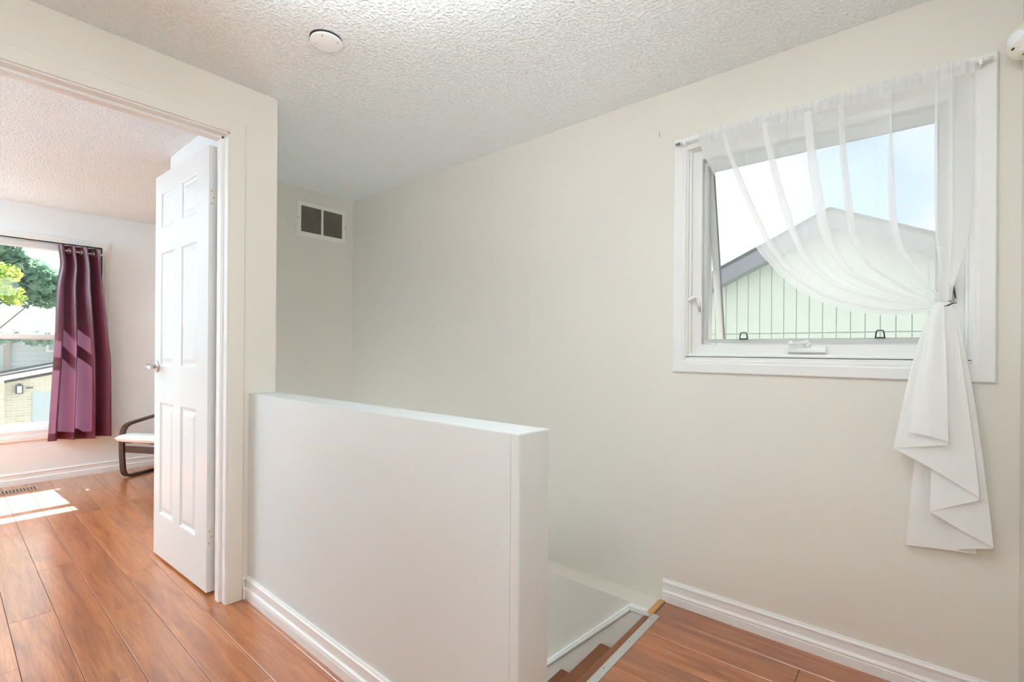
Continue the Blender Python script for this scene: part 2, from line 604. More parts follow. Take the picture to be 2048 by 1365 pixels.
# ---------------------------------------------------------------- floor
fl = MB()
fl.box(-6.0, RX + 0.1, -2.05, HY0, -0.2, -0.011).box(EDGE + 0.004, RX + 0.1, HY0, WY, -0.2, -0.011).box(-6.0, VX - 0.113, HY0, WY, -0.2, -0.011)
floor = fl.build('floor', M_DARK, kind='structure')
ROW = 0.145
regions = [(-5.9, RX, -1.6, HY0), (EDGE + 0.031, RX, HY0, 2.081), (EDGE + 0.005, RX, 2.081, WY - 0.008), (-5.9, VX - 0.113, HY0, WY - 0.008)]
ends = {0: -2.97, 1: -3.552, 2: -2.762, 3: -3.167, 4: -2.451, 5: -3.3, 10: -1.55, 11: -0.95, 12: -1.7, 13: -1.2}
LEN = 1.391
for k in range(-13, 15):
    ya, yb = 0.196 + ROW * k, 0.196 + ROW * (k + 1)
    e0 = ends.get(k, -3.0 - ((k * 0.47) % 1.391))
    for (xa, xb, y0, y1) in regions:
        a, b = max(ya, y0), min(yb, y1)
        if b - a < 0.004:
            continue
        n0 = math.floor((xa - e0) / LEN)
        x = e0 + n0 * LEN
        while x < xb:
            p, q = max(x, xa), min(x + LEN, xb)
            if q - p > 0.01:
                g = 0.0007
                cx, cy = (p + q) / 2, (a + b) / 2
                box(p + g, q - g, a + g, b - g, -0.011, 0.0).build('plank', M_PLANK, floor, bevel=0.0012, loc=(cx, cy, -0.011))
            x += LEN

# ---------------------------------------------------------------- baseboards and door casing
BB = [(0, 0), (0.0145, 0), (0.0145, 0.034), (0.0125, 0.038), (0.0155, 0.043), (0.0135, 0.049), (0.009, 0.053), (0.0075, 0.057),
      (0.0075, 0.085), (0.0115, 0.088), (0.0115, 0.094), (0.0075, 0.098), (0.0055, 0.105), (0, 0.105)]


def baseboard(name, kind, at, a, b, sign, z0=0.0):
    """kind 'x': runs along X on the plane Y=at, facing sign*Y; kind 'y' likewise along Y"""
    if kind == 'x':
        f = lambda e: (lambda t, z: (e, at + sign * t, z + z0))
    else:
        f = lambda e: (lambda t, z: (at + sign * t, e, z + z0))
    return struct(MB().prism(BB, f(a), f(b)), name, M_TRIM)


baseboard('baseboard_right', 'x', WY, -0.898, RX, -1)
baseboard('baseboard_half_wall', 'x', HY0, DX + 0.001, HX - 0.002, -1)
baseboard('baseboard_left', 'y', DX, 0.929, HY0 - 0.0155, 1)
baseboard('baseboard_return', 'y', RX, -1.6, WY - 0.016, -1)
baseboard('baseboard_partition', 'x', 0.965, VX - 0.113, DB - 0.022, -1)
baseboard('baseboard_bedroom', 'y', BX, -2.0, WY, 1)
baseboard('baseboard_bedroom_back', 'x', WY, BX + 0.016, VX - 0.113, -1)

jy0, jy1, jz = 0.093, 0.853, 2.19
cas = MB()
cas.box(DX, DX + 0.010, jy1 + 0.006, 0.927, 0, 2.255)
cas.box(DX, DX + 0.010, jy0 - 0.068, jy0 - 0.006, 0, 2.255)
cas.box(DX, DX + 0.010, jy0 - 0.006, jy1 + 0.006, jz + 0.006, 2.255)
struct(cas, 'trim_1', M_WALL, 0.002)
cas = MB()
cas.box(DB - 0.016, DB, jy1 + 0.006, 0.927, 0, 2.255)
cas.box(DB - 0.016, DB, jy0 - 0.068, jy0 - 0.006, 0, 2.255)
cas.box(DB - 0.016, DB, jy0 - 0.006, jy1 + 0.006, jz + 0.006, 2.255)
struct(cas, 'trim_2', M_TRIM, 0.002)
jam = MB()
jam.box(DB, DX, jy1, dy1, 0, jz + 0.015).box(DB, DX, dy0, jy0, 0, jz + 0.015).box(DB, DX, dy0, dy1, jz, dz)
jam.box(-2.518, -2.478, jy1 - 0.012, jy1, 0, jz).box(-2.518, -2.478, jy0, jy0 + 0.012, 0, jz).box(-2.518, -2.478, jy0, jy1, jz - 0.012, jz)
struct(jam, 'trim_3', M_TRIM, 0.0015)

# ---------------------------------------------------------------- six-panel door, open into the bedroom
hinge_xy = Vector((-2.580, 0.834, 0))
dang = math.atan2(0.800 - 0.829, -3.353 + 2.597)
dux, duy = math.cos(dang), math.sin(dang)          # along the leaf, away from the hinge
dnx, dny = -duy, dux                               # chosen so that -n faces the hall side view
if dny > 0:
    dnx, dny = -dnx, -dny                          # n points to -Y: the face in view
DO = Vector((-2.597, 0.829, 0))


def dpos(s, t, z):
    """s along the leaf from its hinge edge, t out of the face in view, z up"""
    return (DO.x + dux * s + dnx * t, DO.y + duy * s + dny * t, z)


DW, DT, DZ0, DZ1 = 0.757, 0.036, 0.012, 2.176
cols = [(0.14, 0.36), (0.46, 0.672)]
rows = [(0.25, 0.888), (1.09, 1.735), (1.868, 2.073)]
leaf = MB()
xs = [0, 0.14, 0.36, 0.46, 0.672, DW]
zs = [DZ0, 0.25, 0.888, 1.09, 1.735, 1.868, 2.073, DZ1]
holes = {(1, 1), (1, 3), (1, 5), (3, 1), (3, 3), (3, 5)}
for tt in (0, -DT):
    for i in range(5):
        for j in range(7):
            if (i, j) in holes:
                continue
            leaf.add([dpos(xs[i], tt, zs[j]), dpos(xs[i + 1], tt, zs[j]), dpos(xs[i + 1], tt, zs[j + 1]), dpos(xs[i], tt, zs[j + 1])], [(0, 1, 2, 3)])
for a, b in (((0, DZ0), (DW, DZ0)), ((DW, DZ0), (DW, DZ1)), ((DW, DZ1), (0, DZ1)), ((0, DZ1), (0, DZ0))):
    leaf.add([dpos(a[0], 0, a[1]), dpos(b[0], 0, b[1]), dpos(b[0], -DT, b[1]), dpos(a[0], -DT, a[1])], [(0, 1, 2, 3)])
door = leaf.build('door_1', M_DOOR, kind='structure')
for (a, b) in cols:
    for (c, d) in rows:
        pn = MB()
        for sgn, base in ((1, 0), (-1, -DT)):
            # ogee edge falls into the recess, then the field rises again
            steps = [(0.0, 0.0), (0.006, -0.0012), (0.012, -0.0085), (0.020, -0.0105), (0.024, -0.0105), (0.044, -0.0035), (0.046, -0.003)]
            rings = [[dpos(a + i, base + sgn * dd, c + i), dpos(b - i, base + sgn * dd, c + i),
                      dpos(b - i, base + sgn * dd, d - i), dpos(a + i, base + sgn * dd, d - i)] for i, dd in steps]
            pn.loft(rings, caps=False)
            pn.add(rings[-1], [(0, 1, 2, 3)])
        pn.build('door_panel', M_DOOR, door)
# lever handle
hs, hz = 0.712, 1.087
ro = MB().lathe(dpos(hs, 0, hz), (dnx, dny, 0), [(0.0, 0.0), (0.033, 0.0), (0.033, 0.004), (0.029, 0.009), (0.013, 0.011), (0.0, 0.011)], 28)
ro.lathe(dpos(hs, 0.011, hz), (dnx, dny, 0), [(0.0, 0), (0.0125, 0), (0.0115, 0.016), (0.0125, 0.032), (0.012, 0.046), (0, 0.046)], 20)
hd = ro.build('door_handle', M_NICKEL, door, label='brushed nickel lever handle')
lv = MB()
rings = []
for i in range(9):
    f = i / 8
    s = hs + 0.010 - f * 0.115
    hw2 = 0.0125 - 0.003 * f + (0.003 if i > 6 else 0)
    t = 0.050 + 0.012 * math.sin(f * PI * 0.8)
    zz = hz + 0.004 - 0.008 * f * f
    rings.append([dpos(s, t - 0.006, zz - hw2), dpos(s, t + 0.006, zz - hw2 * 0.8), dpos(s, t + 0.006, zz + hw2 * 0.8), dpos(s, t - 0.006, zz + hw2)])
lv.loft(rings).build('lever', M_NICKEL, hd, bevel=0.002)
# two hinges, painted over
for hzc in (1.925, 0.277, ):
    h = MB()
    lo, hi = hzc - 0.044, hzc + 0.044
    pts = [dpos(-0.0015, -0.003, lo), dpos(-0.0015, -DT + 0.001, lo), dpos(-0.0015, -DT + 0.001, hi), dpos(-0.0015, -0.003, hi)]
    pts2 = [dpos(0.0006, -0.003, lo), dpos(0.0006, -DT + 0.001, lo), dpos(0.0006, -DT + 0.001, hi), dpos(0.0006, -0.003, hi)]
    h.loft([pts, pts2])
    hg = h.build('hinge', M_HINGE, door)
    k = MB()
    kx = dpos(-0.004, -DT - 0.005, 0)
    for q in range(5):
        z0 = lo + q * 0.0176
        k.cyl((kx[0], kx[1], z0 + 0.0008), (kx[0], kx[1], z0 + 0.0168), 0.0058, 12)
    k.cyl((kx[0], kx[1], lo - 0.002), (kx[0], kx[1], hi + 0.003), 0.004, 10)
    k.build('knuckle', M_HINGE, hg)
    sc = MB()
    for t, z in ((-0.012, 0.030), (-0.021, 0.0), (-0.012, -0.030)):
        p0, p1 = dpos(-0.0015, t, hzc + z), dpos(-0.0028, t, hzc + z)
        sc.cyl(p0, p1, 0.0036, 10)
    sc.build('screws', M_SCREW, hg)

# ---------------------------------------------------------------- hall window
cx0, cx1, cz0, cz1 = -0.856, 0.223, 1.098, 2.192
c = MB()
P = [(0, 0), (0.011, 0), (0.0145, 0.004), (0.0145, 0.040), (0.0115, 0.047), (0.0115, 0.053), (0.008, 0.0585), (0, 0.0585)]


def ring(prof, x0, x1, z0, z1, y):
    """a mitred frame: profile (depth toward the room, inset from the outer edge)"""
    return [[(x0 + i, y - t, z0 + i), (x1 - i, y - t, z0 + i), (x1 - i, y - t, z1 - i), (x0 + i, y - t, z1 - i)] for t, i in prof]


def frame(mb, prof, x0, x1, z0, z1, y):
    rs = ring(prof, x0, x1, z0, z1, y)
    rs.append(rs[0])
    return mb.loft(rs, caps=False)


PB = [(0, 0), (0.011, 0), (0.0145, 0.003), (0.0145, 0.030), (0.0115, 0.036), (0.0115, 0.042), (0.008, 0.047), (0, 0.047)]
frame(c, P, cx0, cx1, cz0, cz1, WY)
win = c.build('window_1', M_WINF, kind='structure')
# stepped jamb liner and the fixed frame
j = MB()
frame(j, [(-0.002, 0.058), (0.002, 0.0585), (0.002, 0.066), (-0.012, 0.068), (-0.014, 0.074), (-0.034, 0.076), (-0.036, 0.114), (-0.044, 0.117),
          (-0.13, 0.117), (-0.13, 0.058)], cx0, cx1, cz0 + 0.013, cz1 + 0.012, WY)
j.box(wx0 - 0.001, wx1 + 0.001, WY - 0.002, WY + 0.13, 1.143, 1.1725)
j.build('fixed_frame', M_WINF, win)
ox0, ox1, oz0, oz1 = -0.739, 0.106, 1.205, 2.087
for xa, xb in ((-0.80, -0.752), (0.118, 0.166)):
    box(xa, xb, WY + 0.131, WY + 0.23, 1.16, 2.12).build('exterior_jamb', M_WINF, win)
# insect screen in its aluminium frame
sf = MB()
sx0, sx1, sz0, sz1 = ox0 + 0.003, ox1 - 0.003, 1.233, 2.072
frame(sf, [(-0.010, 0), (0.0, 0), (0.0, 0.0155), (-0.003, 0.019), (-0.010, 0.019)], sx0, sx1, sz0, sz1, WY + 0.052)
scf = sf.build('screen_frame', M_SCRF, win)
MB().add([(sx0 + 0.018, WY + 0.0585, sz0 + 0.018), (sx1 - 0.018, WY + 0.0585, sz0 + 0.018), (sx1 - 0.018, WY + 0.0585, sz1 - 0.018),
          (sx0 + 0.018, WY + 0.0585, sz1 - 0.018)], [(0, 1, 2, 3)]).build('screen_mesh', M_SCREEN, scf)
for xa, xb in ((-0.576, -0.545), (-0.096, -0.068)):
    tb = MB()
    zt, zb2, yy = 1.280, 1.2505, WY + 0.047
    tb.tube([(xa, yy, zb2), (xa + 0.003, yy, zt - 0.004), (xa + 0.006, yy, zt), (xb - 0.006, yy, zt), (xb - 0.003, yy, zt - 0.004), (xb, yy, zb2)], 0.0023, 8)
    tb.cyl((xa, yy, zb2 + 0.002), (xb, yy, zb2 + 0.002), 0.0023, 8)
    tb.build('pull_tab', M_BLACK, scf, label='black pull tab')
# awning sash, hinged at the top and pushed open
ang = math.radians(13.0)
hz_, hy_ = 2.084, WY + 0.118


def sash(x, t, d):
    """x across, t down from the hinge line, d outward"""
    return (x, hy_ + t * math.sin(ang) + d * math.cos(ang), hz_ - t * math.cos(ang) + d * math.sin(ang))


sw = MB()
T0, T1 = 0.0, 0.90
X0, X1 = -0.7495, 0.1155
for rr in (((0, 0.040), (T0, T1)),):
    prof = [(0, 0), (0.034, 0), (0.034, 0.026), (0.026, 0.031), (0.008, 0.031), (0, 0.026)]
    rs = [[sash(X0 + i, T0 + i, d), sash(X1 - i, T0 + i, d), sash(X1 - i, T1 - i, d), sash(X0 + i, T1 - i, d)] for d, i in prof]
    rs.append(rs[0])
    sw.loft(rs, caps=False)
sa = sw.build('awning_sash', M_WINF, win)
gk = MB()
prof = [(0.006, 0.029), (0.006, 0.036), (0.012, 0.036), (0.012, 0.029)]
rs = [[sash(X0 + i, T0 + i, d), sash(X1 - i, T0 + i, d), sash(X1 - i, T1 - i, d), sash(X0 + i, T1 - i, d)] for d, i in prof]
rs.append(rs[0])
gk.loft(rs, caps=False).build('gasket', M_GASK, sa, label='dark grey glazing gasket')
i = 0.030
MB().add([sash(X0 + i, T0 + i, 0.013), sash(X1 - i, T0 + i, 0.013), sash(X1 - i, T1 - i, 0.013), sash(X0 + i, T1 - i, 0.013)],
         [(0, 1, 2, 3)]).build('pane', M_GLASS, sa)
# latches on the side frames
for sgn, px in ((1, -0.752), (-1, 0.114)):
    yb = WY + 0.035
    if sgn > 0:
        lb = box(px - 0.010, px + 0.016, yb - 0.007, yb + 0.001, 1.372, 1.452)
        la = lb.build('latch', M_WHITE, win, bevel=0.002)
        a = MB()
        a.tube([(px + 0.006, yb - 0.010, 1.398), (px + 0.005, yb - 0.018, 1.425), (px + 0.001, yb - 0.028, 1.446), (px - 0.008, yb - 0.034, 1.449),
                (px - 0.026, yb - 0.046, 1.436), (px - 0.032, yb - 0.050, 1.432)], [0.0075, 0.008, 0.0075, 0.007, 0.0075, 0.0055], 10)
        a.build('lever', M_WHITE, la)
        box(px + 0.001, px + 0.012, yb - 0.012, yb - 0.006, 1.378, 1.420).build('keeper', M_SCREW, la, bevel=0.001)
    else:
        lb = box(px - 0.012, px + 0.010, yb - 0.018, yb + 0.001, 1.425, 1.458)
        la = lb.build('latch', M_WHITE, win, bevel=0.003)
        box(px - 0.006, px + 0.008, yb - 0.014, yb, 1.375, 1.426).build('keeper', M_SCREW, la, bevel=0.002)
        a = MB()
        a.tube([(px + 0.004, yb - 0.017, 1.428), (px + 0.006, yb - 0.026, 1.415), (px + 0.008, yb - 0.032, 1.400), (px + 0.011, yb - 0.034, 1.384)],
               [0.004, 0.0032, 0.0028, 0.0015], 10)
        a.build('lever', M_BLACK, la, label='dark latch lever')
# crank operator on the bottom rail
cb = MB()
yb = WY + 0.037
cb.prism([(0, 0), (-0.024, 0.002), (-0.024, 0.016), (-0.016, 0.026), (0, 0.030)],
         lambda t, z: (-0.386, yb + t, 1.192 + z), lambda t, z: (-0.249, yb + t, 1.192 + z))
crank = cb.build('crank_operator', M_WHITE, win, bevel=0.002)
a = MB()
a.cyl((-0.312, yb - 0.012, 1.214), (-0.312, yb - 0.020, 1.232), 0.011, 16)
rings = []
for f, wv in ((0, 0.010), (0.15, 0.011), (0.6, 0.009), (1, 0.008)):
    x = -0.308 - 0.058 * f
    z = 1.238 - 0.010 * f
    y = yb - 0.022 - 0.026 * f
    rings.append([(x, y - 0.005, z - wv * 0.75), (x, y + 0.006, z - wv * 0.75), (x, y + 0.006, z + wv * 0.6), (x, y - 0.005, z + wv * 0.6)])
a.loft(rings)
a.build('crank_arm', M_WHITE, crank, bevel=0.0015)
k = MB().lathe((-0.366, yb - 0.044, 1.231), (0.05, -1, 0.02), [(0, 0), (0.006, 0), (0.0055, 0.006), (0.0095, 0.012), (0.0105, 0.020), (0.007, 0.026), (0, 0.027)], 20)
k.build('crank_knob', M_WHITE, crank)

# ---------------------------------------------------------------- sheer curtain, rod and tie
ROD_Y, ROD_Z = 2.188, 2.156
rod = empty('curtain_rod', (-0.31, ROD_Y, ROD_Z), 'thin pale tension rod carrying the sheer curtain above the hall window', 'curtain rod')
MB().cyl((-0.826, ROD_Y, ROD_Z), (0.196, ROD_Y, ROD_Z + 0.004), 0.0048, 12).build('rod', M_ROD, rod)
for x, dx_ in ((-0.826, -1), (0.196, 1)):
    MB().lathe((x, ROD_Y, ROD_Z + (0.004 if dx_ > 0 else 0)), (dx_, 0, 0), [(0, -0.012), (0.0062, -0.012), (0.0066, 0), (0.0045, 0.010), (0, 0.013)], 14).build('end_cap', M_GASK if dx_ < 0 else M_ROD, rod)
for x in (-0.795, 0.178):
    box(x - 0.004, x + 0.004, ROD_Y - 0.007, WY - 0.013, ROD_Z - 0.010, ROD_Z + 0.008).build('bracket', M_WHITE, rod, bevel=0.001)

KX, KZ, KY = 0.102, 1.362, 2.150
XL, XR = -0.728, 0.160
LEFT = [(-0.728, 2.140), (-0.697, 2.053), (-0.636, 1.924), (-0.554, 1.758), (-0.475, 1.609), (-0.401, 1.513), (-0.331, 1.442), (-0.247, 1.386),
        (-0.168, 1.352), (-0.093, 1.334), (-0.023, 1.327), (0.044, 1.335), (KX, 1.352)]
RIGHT = [(0.160, 2.140), (0.162, 1.950), (0.161, 1.703), (0.152, 1.589), (0.132, 1.491), (0.116, 1.420), (0.110, 1.372)]


def arc(pts):
    d = [0]
    for a, b in zip(pts, pts[1:]):
        d.append(d[-1] + math.hypot(b[0] - a[0], b[1] - a[1]))
    L = d[-1]

    def f(t):
        t = max(0, min(1, t)) * L
        for k in range(len(d) - 1):
            if t <= d[k + 1] or k == len(d) - 2:
                q = (t - d[k]) / (d[k + 1] - d[k])
                return (pts[k][0] + (pts[k + 1][0] - pts[k][0]) * q, pts[k][1] + (pts[k + 1][1] - pts[k][1]) * q)
    return f


fl_, fr_ = arc(LEFT), arc(RIGHT)
PH = [random.uniform(0, 2 * PI) for _ in range(8)]


def fold(u, v):
    """sideways position (0..1) and depth of the pleats; pleats overlap where the slope turns back"""
    g = 0.75 + 0.25 * min(1, v * 2.2)
    a = 0.029 * math.sin(2 * PI * 6.5 * u + PH[0] + 0.7 * math.sin(2 * PI * 1.7 * u + PH[1]))
    a += 0.021 * math.sin(2 * PI * 11 * u + PH[2] + 1.2 * math.sin(5 * u) + 0.5 * v) + 0.0075 * math.sin(2 * PI * 23 * u + PH[3] + 2 * math.sin(4 * u) + 0.6 * v)
    y = 0.011 * math.cos(2 * PI * 6.5 * u + PH[0] + 0.7 * math.sin(2 * PI * 1.7 * u + PH[1])) + 0.006 * math.cos(2 * PI * 11 * u + PH[2] + 0.5 * v)
    e = min(1, u / 0.04, (1 - u) / 0.04)
    return u + a * g * e, y * (0.5 + 0.5 * g)


def drape(u, v):
    uu, y = fold(u, v)
    ax, az = fl_(v)
    bx_, bz = fr_(v)
    w = max(0.0, min(1.0, uu)) ** 0.85
    fa = (ax - KX) / (XL - KX)
    fb = (bx_ - KX) / (XR - KX)
    xt = XL + (XR - XL) * uu
    fr = fa + (fb - fa) * w
    # a little slack between the pleats
    x = KX + (xt - KX) * fr
    z = az + (bz - az) * w
    k = max(0, 1 - v)
    z += 0.006 * math.sin(2 * PI * 9 * u + PH[4]) * (v * (1 - v) * 4)
    yk = KY + (ROD_Y - 0.006 - KY) * min(1, k * 1.6)
    return (x, yk + y * min(1, 0.25 + 2.2 * k), z)


cur = empty('sheer_curtain', (KX, KY, 0.51), 'white sheer curtain tied back to the right over the hall window with a long tail', 'curtain')
MB().grid(drape, 340, 70).build('drape', M_SHEER, cur)


def header(u, v):
    """gathered rod pocket with its ruffle standing above the rod"""
    ang_ = v * 2 * PI
    gx = 0.0035 * math.sin(2 * PI * 31 * u + PH[5]) + 0.0025 * math.sin(2 * PI * 53 * u + PH[6])
    ry = 0.0035 * math.sin(2 * PI * 37 * u + PH[7]) + 0.0025 * math.sin(2 * PI * 61 * u)
    x = XL + (XR - XL) * u + gx
    zt = ROD_Z + 0.026 + 0.004 * math.sin(2 * PI * 29 * u + 1) + 0.003 * math.sin(2 * PI * 47 * u)
    prof = [(zt, ROD_Y + 0.001), (ROD_Z + 0.009, ROD_Y - 0.005), (ROD_Z, ROD_Y - 0.0115), (ROD_Z - 0.014, ROD_Y - 0.010), (ROD_Z - 0.030, ROD_Y - 0.007)]
    q = v * 4
    k = min(3, int(q))
    q -= k
    z = prof[k][0] + (prof[k + 1][0] - prof[k][0]) * q
    y = prof[k][1] + (prof[k + 1][1] - prof[k][1]) * q
    return (x, y - 0.003 + ry * (1.2 if k != 1 else 0.5), z)


MB().grid(header, 320, 12).build('gathered_heading', M_SHEER, cur)

HEM = [(0.004, 2.085, 0.929), (0.055, 2.086, 0.921), (0.102, 2.095, 0.908), (0.100, 2.103, 0.896), (-0.037, 2.110, 0.866), (0.070, 2.121, 0.806), (0.178, 2.130, 0.734),
       (0.176, 2.139, 0.722), (0.059, 2.150, 0.659), (0.140, 2.158, 0.610), (0.214, 2.165, 0.574), (0.212, 2.172, 0.566), (0.128, 2.178, 0.541),
       (0.150, 2.186, 0.538), (0.176, 2.190, 0.533), (0.085, 2.198, 0.524), (-0.002, 2.202, 0.512)]
HD = [0]
for a, b in zip(HEM, HEM[1:]):
    HD.append(HD[-1] + (Vector(a) - Vector(b)).length)


def hem(u):
    t = u * HD[-1]
    for k in range(len(HD) - 1):
        if t <= HD[k + 1] or k == len(HD) - 2:
            return Vector(HEM[k]).lerp(Vector(HEM[k + 1]), (t - HD[k]) / (HD[k + 1] - HD[k]))


def tail(u, v):
    h = hem(u)
    top = Vector((KX - 0.012 + (h.x - KX) * 0.13, KY - 0.012 + 0.030 * u, KZ + 0.004))
    z = top.z + (h.z - top.z) * v
    vv = (top.z - z) / (top.z - 0.51)                # same bell at the same height for every layer
    full = (top.z - h.z) / (top.z - 0.51)
    e = 0.62 if h.x > KX else 0.66
    x = top.x + (h.x - top.x) * (vv / full) ** e
    y = top.y + (h.y - top.y) * v ** 0.8
    rip = math.sin(2 * PI * 15 * u + 1.3) * math.sin(PI * min(1, v * 1.15)) * (1 - 0.55 * v)
    return (x + 0.004 * rip, y + 0.0045 * rip - 0.004 * math.sin(PI * v), z)


tl, tb2 = MB(), MB()
for k in range(len(HEM) - 1):
    ua, ub = HD[k] / HD[-1], HD[k + 1] / HD[-1]
    n_ = max(3, int((ub - ua) * 160))
    tl.grid(lambda u, v: tail(ua + (ub - ua) * u, v), n_, 40)
    tb2.grid(lambda u, v: tuple(Vector(tail(ua + (ub - ua) * u, 1 - 0.075 / (KZ - hem(ua + (ub - ua) * u).z) * (1 - v))) - Vector((0, 0.0012, 0))), n_, 4)
tl.build('tail', M_SHEER2, cur)
tb2.build('hem_band', M_SHEER2, cur)
tie = MB().tube([(KX - 0.012, KY - 0.028, 1.350), (KX + 0.000, KY - 0.031, 1.3535), (KX + 0.009, KY - 0.030, 1.359), (KX + 0.020, KY - 0.022, 1.361)],
                [0.0010, 0.0026, 0.0022, 0.0010], 8)
tie.build('curtain_tie', M_BLACK, loc=(KX, KY - 0.03, 1.355), label='short black tie gathering the sheer curtain at the right latch', category='curtain tie')

# ---------------------------------------------------------------- stairs
st = empty('stairs', (-2.2, 1.6, LOW), 'narrow staircase with brown painted treads going down behind the half wall', 'stairs')
RISE, RUN = 0.2275, 0.2315
for i_ in range(12):
    nose = -0.940 - RUN * i_
    z = -0.030 - RISE * i_
    tr = MB()
    back = nose + (0.085 if i_ == 0 else RUN + 0.045)
    if i_ == 0:
        back = EDGE + 0.001
    tr.prism([(0, -0.010), (0, -0.006), (0.006, 0.0), (back - nose, 0.0), (back - nose, -0.028), (0.006, -0.028), (0, -0.020)],
             lambda t, h: (nose + t, HY1 + 0.001, z + h), lambda t, h: (nose + t, 2.094 if i_ == 0 else CURB - 0.013, z + h))
    tr.build('tread', M_TREAD, st)
    if z - 0.03 - RISE > LOW - 0.1:
        box(nose + 0.026, nose + 0.044, HY1 + 0.001, CURB - 0.013, z - RISE, z - 0.028).build('riser', M_TREAD, st)
# skirt board with its rounded cap running down the wall
sl = RISE / RUN
x0_, x1_ = -1.008, -3.58
zt = lambda x: -0.008 + sl * (x + 1.012)
sk = MB()
sk.loft([[(x0_, CURB - 0.012, zt(x0_) - 0.020), (x0_, CURB, zt(x0_) - 0.020), (x0_, CURB, -0.28), (x0_, CURB - 0.012, -0.28)],
         [(x1_, CURB - 0.012, zt(x1_) - 0.020), (x1_, CURB, zt(x1_) - 0.020), (x1_, CURB, zt(x1_) - 0.30), (x1_, CURB - 0.012, zt(x1_) - 0.30)]])
sk.add([(x0_, CURB - 0.012, -0.036), (EDGE, CURB - 0.012, -0.036), (EDGE, CURB - 0.012, -0.5), (x0_, CURB - 0.012, -0.5)], [(0, 1, 2, 3)])
struct(sk, 'trim_4', M_WALL)
capp = [(0, 0), (0.012, -0.002), (0.018, -0.010), (0.016, -0.014), (0.020, -0.020), (0.020, -0.032), (0.013, -0.040), (0, -0.042)]
cp_ = MB()
cp_.prism(capp, lambda t, h: (x0_, CURB - t, zt(x0_) + h), lambda t, h: (x1_, CURB - t, zt(x1_) + h))
cp_.prism([(0, 0.0), (0.020, 0.0), (0.025, -0.005), (0.025, -0.022), (0.018, -0.030), (0, -0.032)],
          lambda t, h: (-1.010, CURB - t, h - 0.006), lambda t, h: (EDGE - 0.003, CURB - t, h - 0.006))
struct(cp_, 'trim_5', M_TRIM)
struct(box(EDGE - 0.030, EDGE + 0.03, HY1 + 0.001, CURB, LOW + 0.6, -0.0585), 'trim_6', M_TREAD)
wd = MB()
wd.loft([[(-0.912, 2.078, 0.0), (-0.884, 2.074, 0.0), (-0.8845, 2.226, 0.0), (-0.903, 2.228, 0.0), (-0.913, 2.205, 0.0)],
         [(-0.910, 2.080, 0.006), (-0.886, 2.076, 0.006), (-0.886, 2.225, 0.006), (-0.901, 2.227, 0.006), (-0.911, 2.204, 0.006)]])
struct(wd, 'trim_7', M_BLOND, 0.0)
es = empty('edging_strip', (-0.869, 1.6, 0.0), 'silver metal edging strip along the floor at the top of the stairs', 'edging strip')
MB().prism([(-0.885, 0.0), (-0.885, 0.002), (-0.878, 0.0042), (-0.866, 0.0042), (-0.853, 0.0015), (-0.853, 0.0)],
           lambda x, h: (x, 1.085, h), lambda x, h: (x, 2.078, h)).build('strip', M_ALU, es)
for y in (2.03, 1.815, 1.60, 1.385, 1.17):
    MB().lathe((-0.872, y, 0.0041), (0, 0, 1), [(0, 0), (0.0042, 0), (0.003, 0.0012), (0, 0.0014)], 10).build('screw', M_SCREW, es)

# ---------------------------------------------------------------- return-air grille on the far wall
va = empty('wall_vent', (VX, 1.953, 2.20), 'white return air grille with dark louvers high on the end wall', 'vent')


def fy(prof, y0, y1, z0, z1, x):
    rs = [[(x + t, y0 + i, z0 + i), (x + t, y1 - i, z0 + i), (x + t, y1 - i, z1 - i), (x + t, y0 + i, z1 - i)] for t, i in prof]
    rs.append(rs[0])
    return rs


g = MB().loft(fy([(0, 0), (0.003, 0), (0.008, 0.006), (0.008, 0.034), (0.002, 0.036), (0, 0.036)], 1.745, 2.162, 2.067, 2.337, VX), caps=False)
g.build('grille_frame', M_VENT, va)
box(VX + 0.001, VX + 0.008, 1.9445, 1.9615, 2.10, 2.306).build('center_bar', M_VENT, va, bevel=0.001)
box(VX + 0.0005, VX + 0.0012, 1.778, 2.130, 2.10, 2.306).build('duct', M_DARK, va)
for (a, b) in ((1.781, 1.9445), (1.9615, 2.127)):
    lo_ = MB()
    for q in range(21):
        z = 2.104 + q * 0.0098
        lo_.add([(VX + 0.0012, a, z + 0.0062), (VX + 0.0012, b, z + 0.0062), (VX + 0.0066, b, z), (VX + 0.0066, a, z),
                 (VX + 0.0012, a, z + 0.0075), (VX + 0.0012, b, z + 0.0075), (VX + 0.0066, b, z + 0.0013), (VX + 0.0066, a, z + 0.0013)],
                [(0, 1, 2, 3), (4, 7, 6, 5), (3, 2, 6, 7), (0, 4, 5, 1)])
    lo_.build('louvers', M_LOUV, va, kind='stuff')
for y in (1.756, 2.150):
    MB().lathe((VX + 0.008, y, 2.202), (1, 0, 0), [(0, 0), (0.005, 0), (0.0035, 0.0015), (0, 0.002)], 12).build('screw', M_SCREW, va)

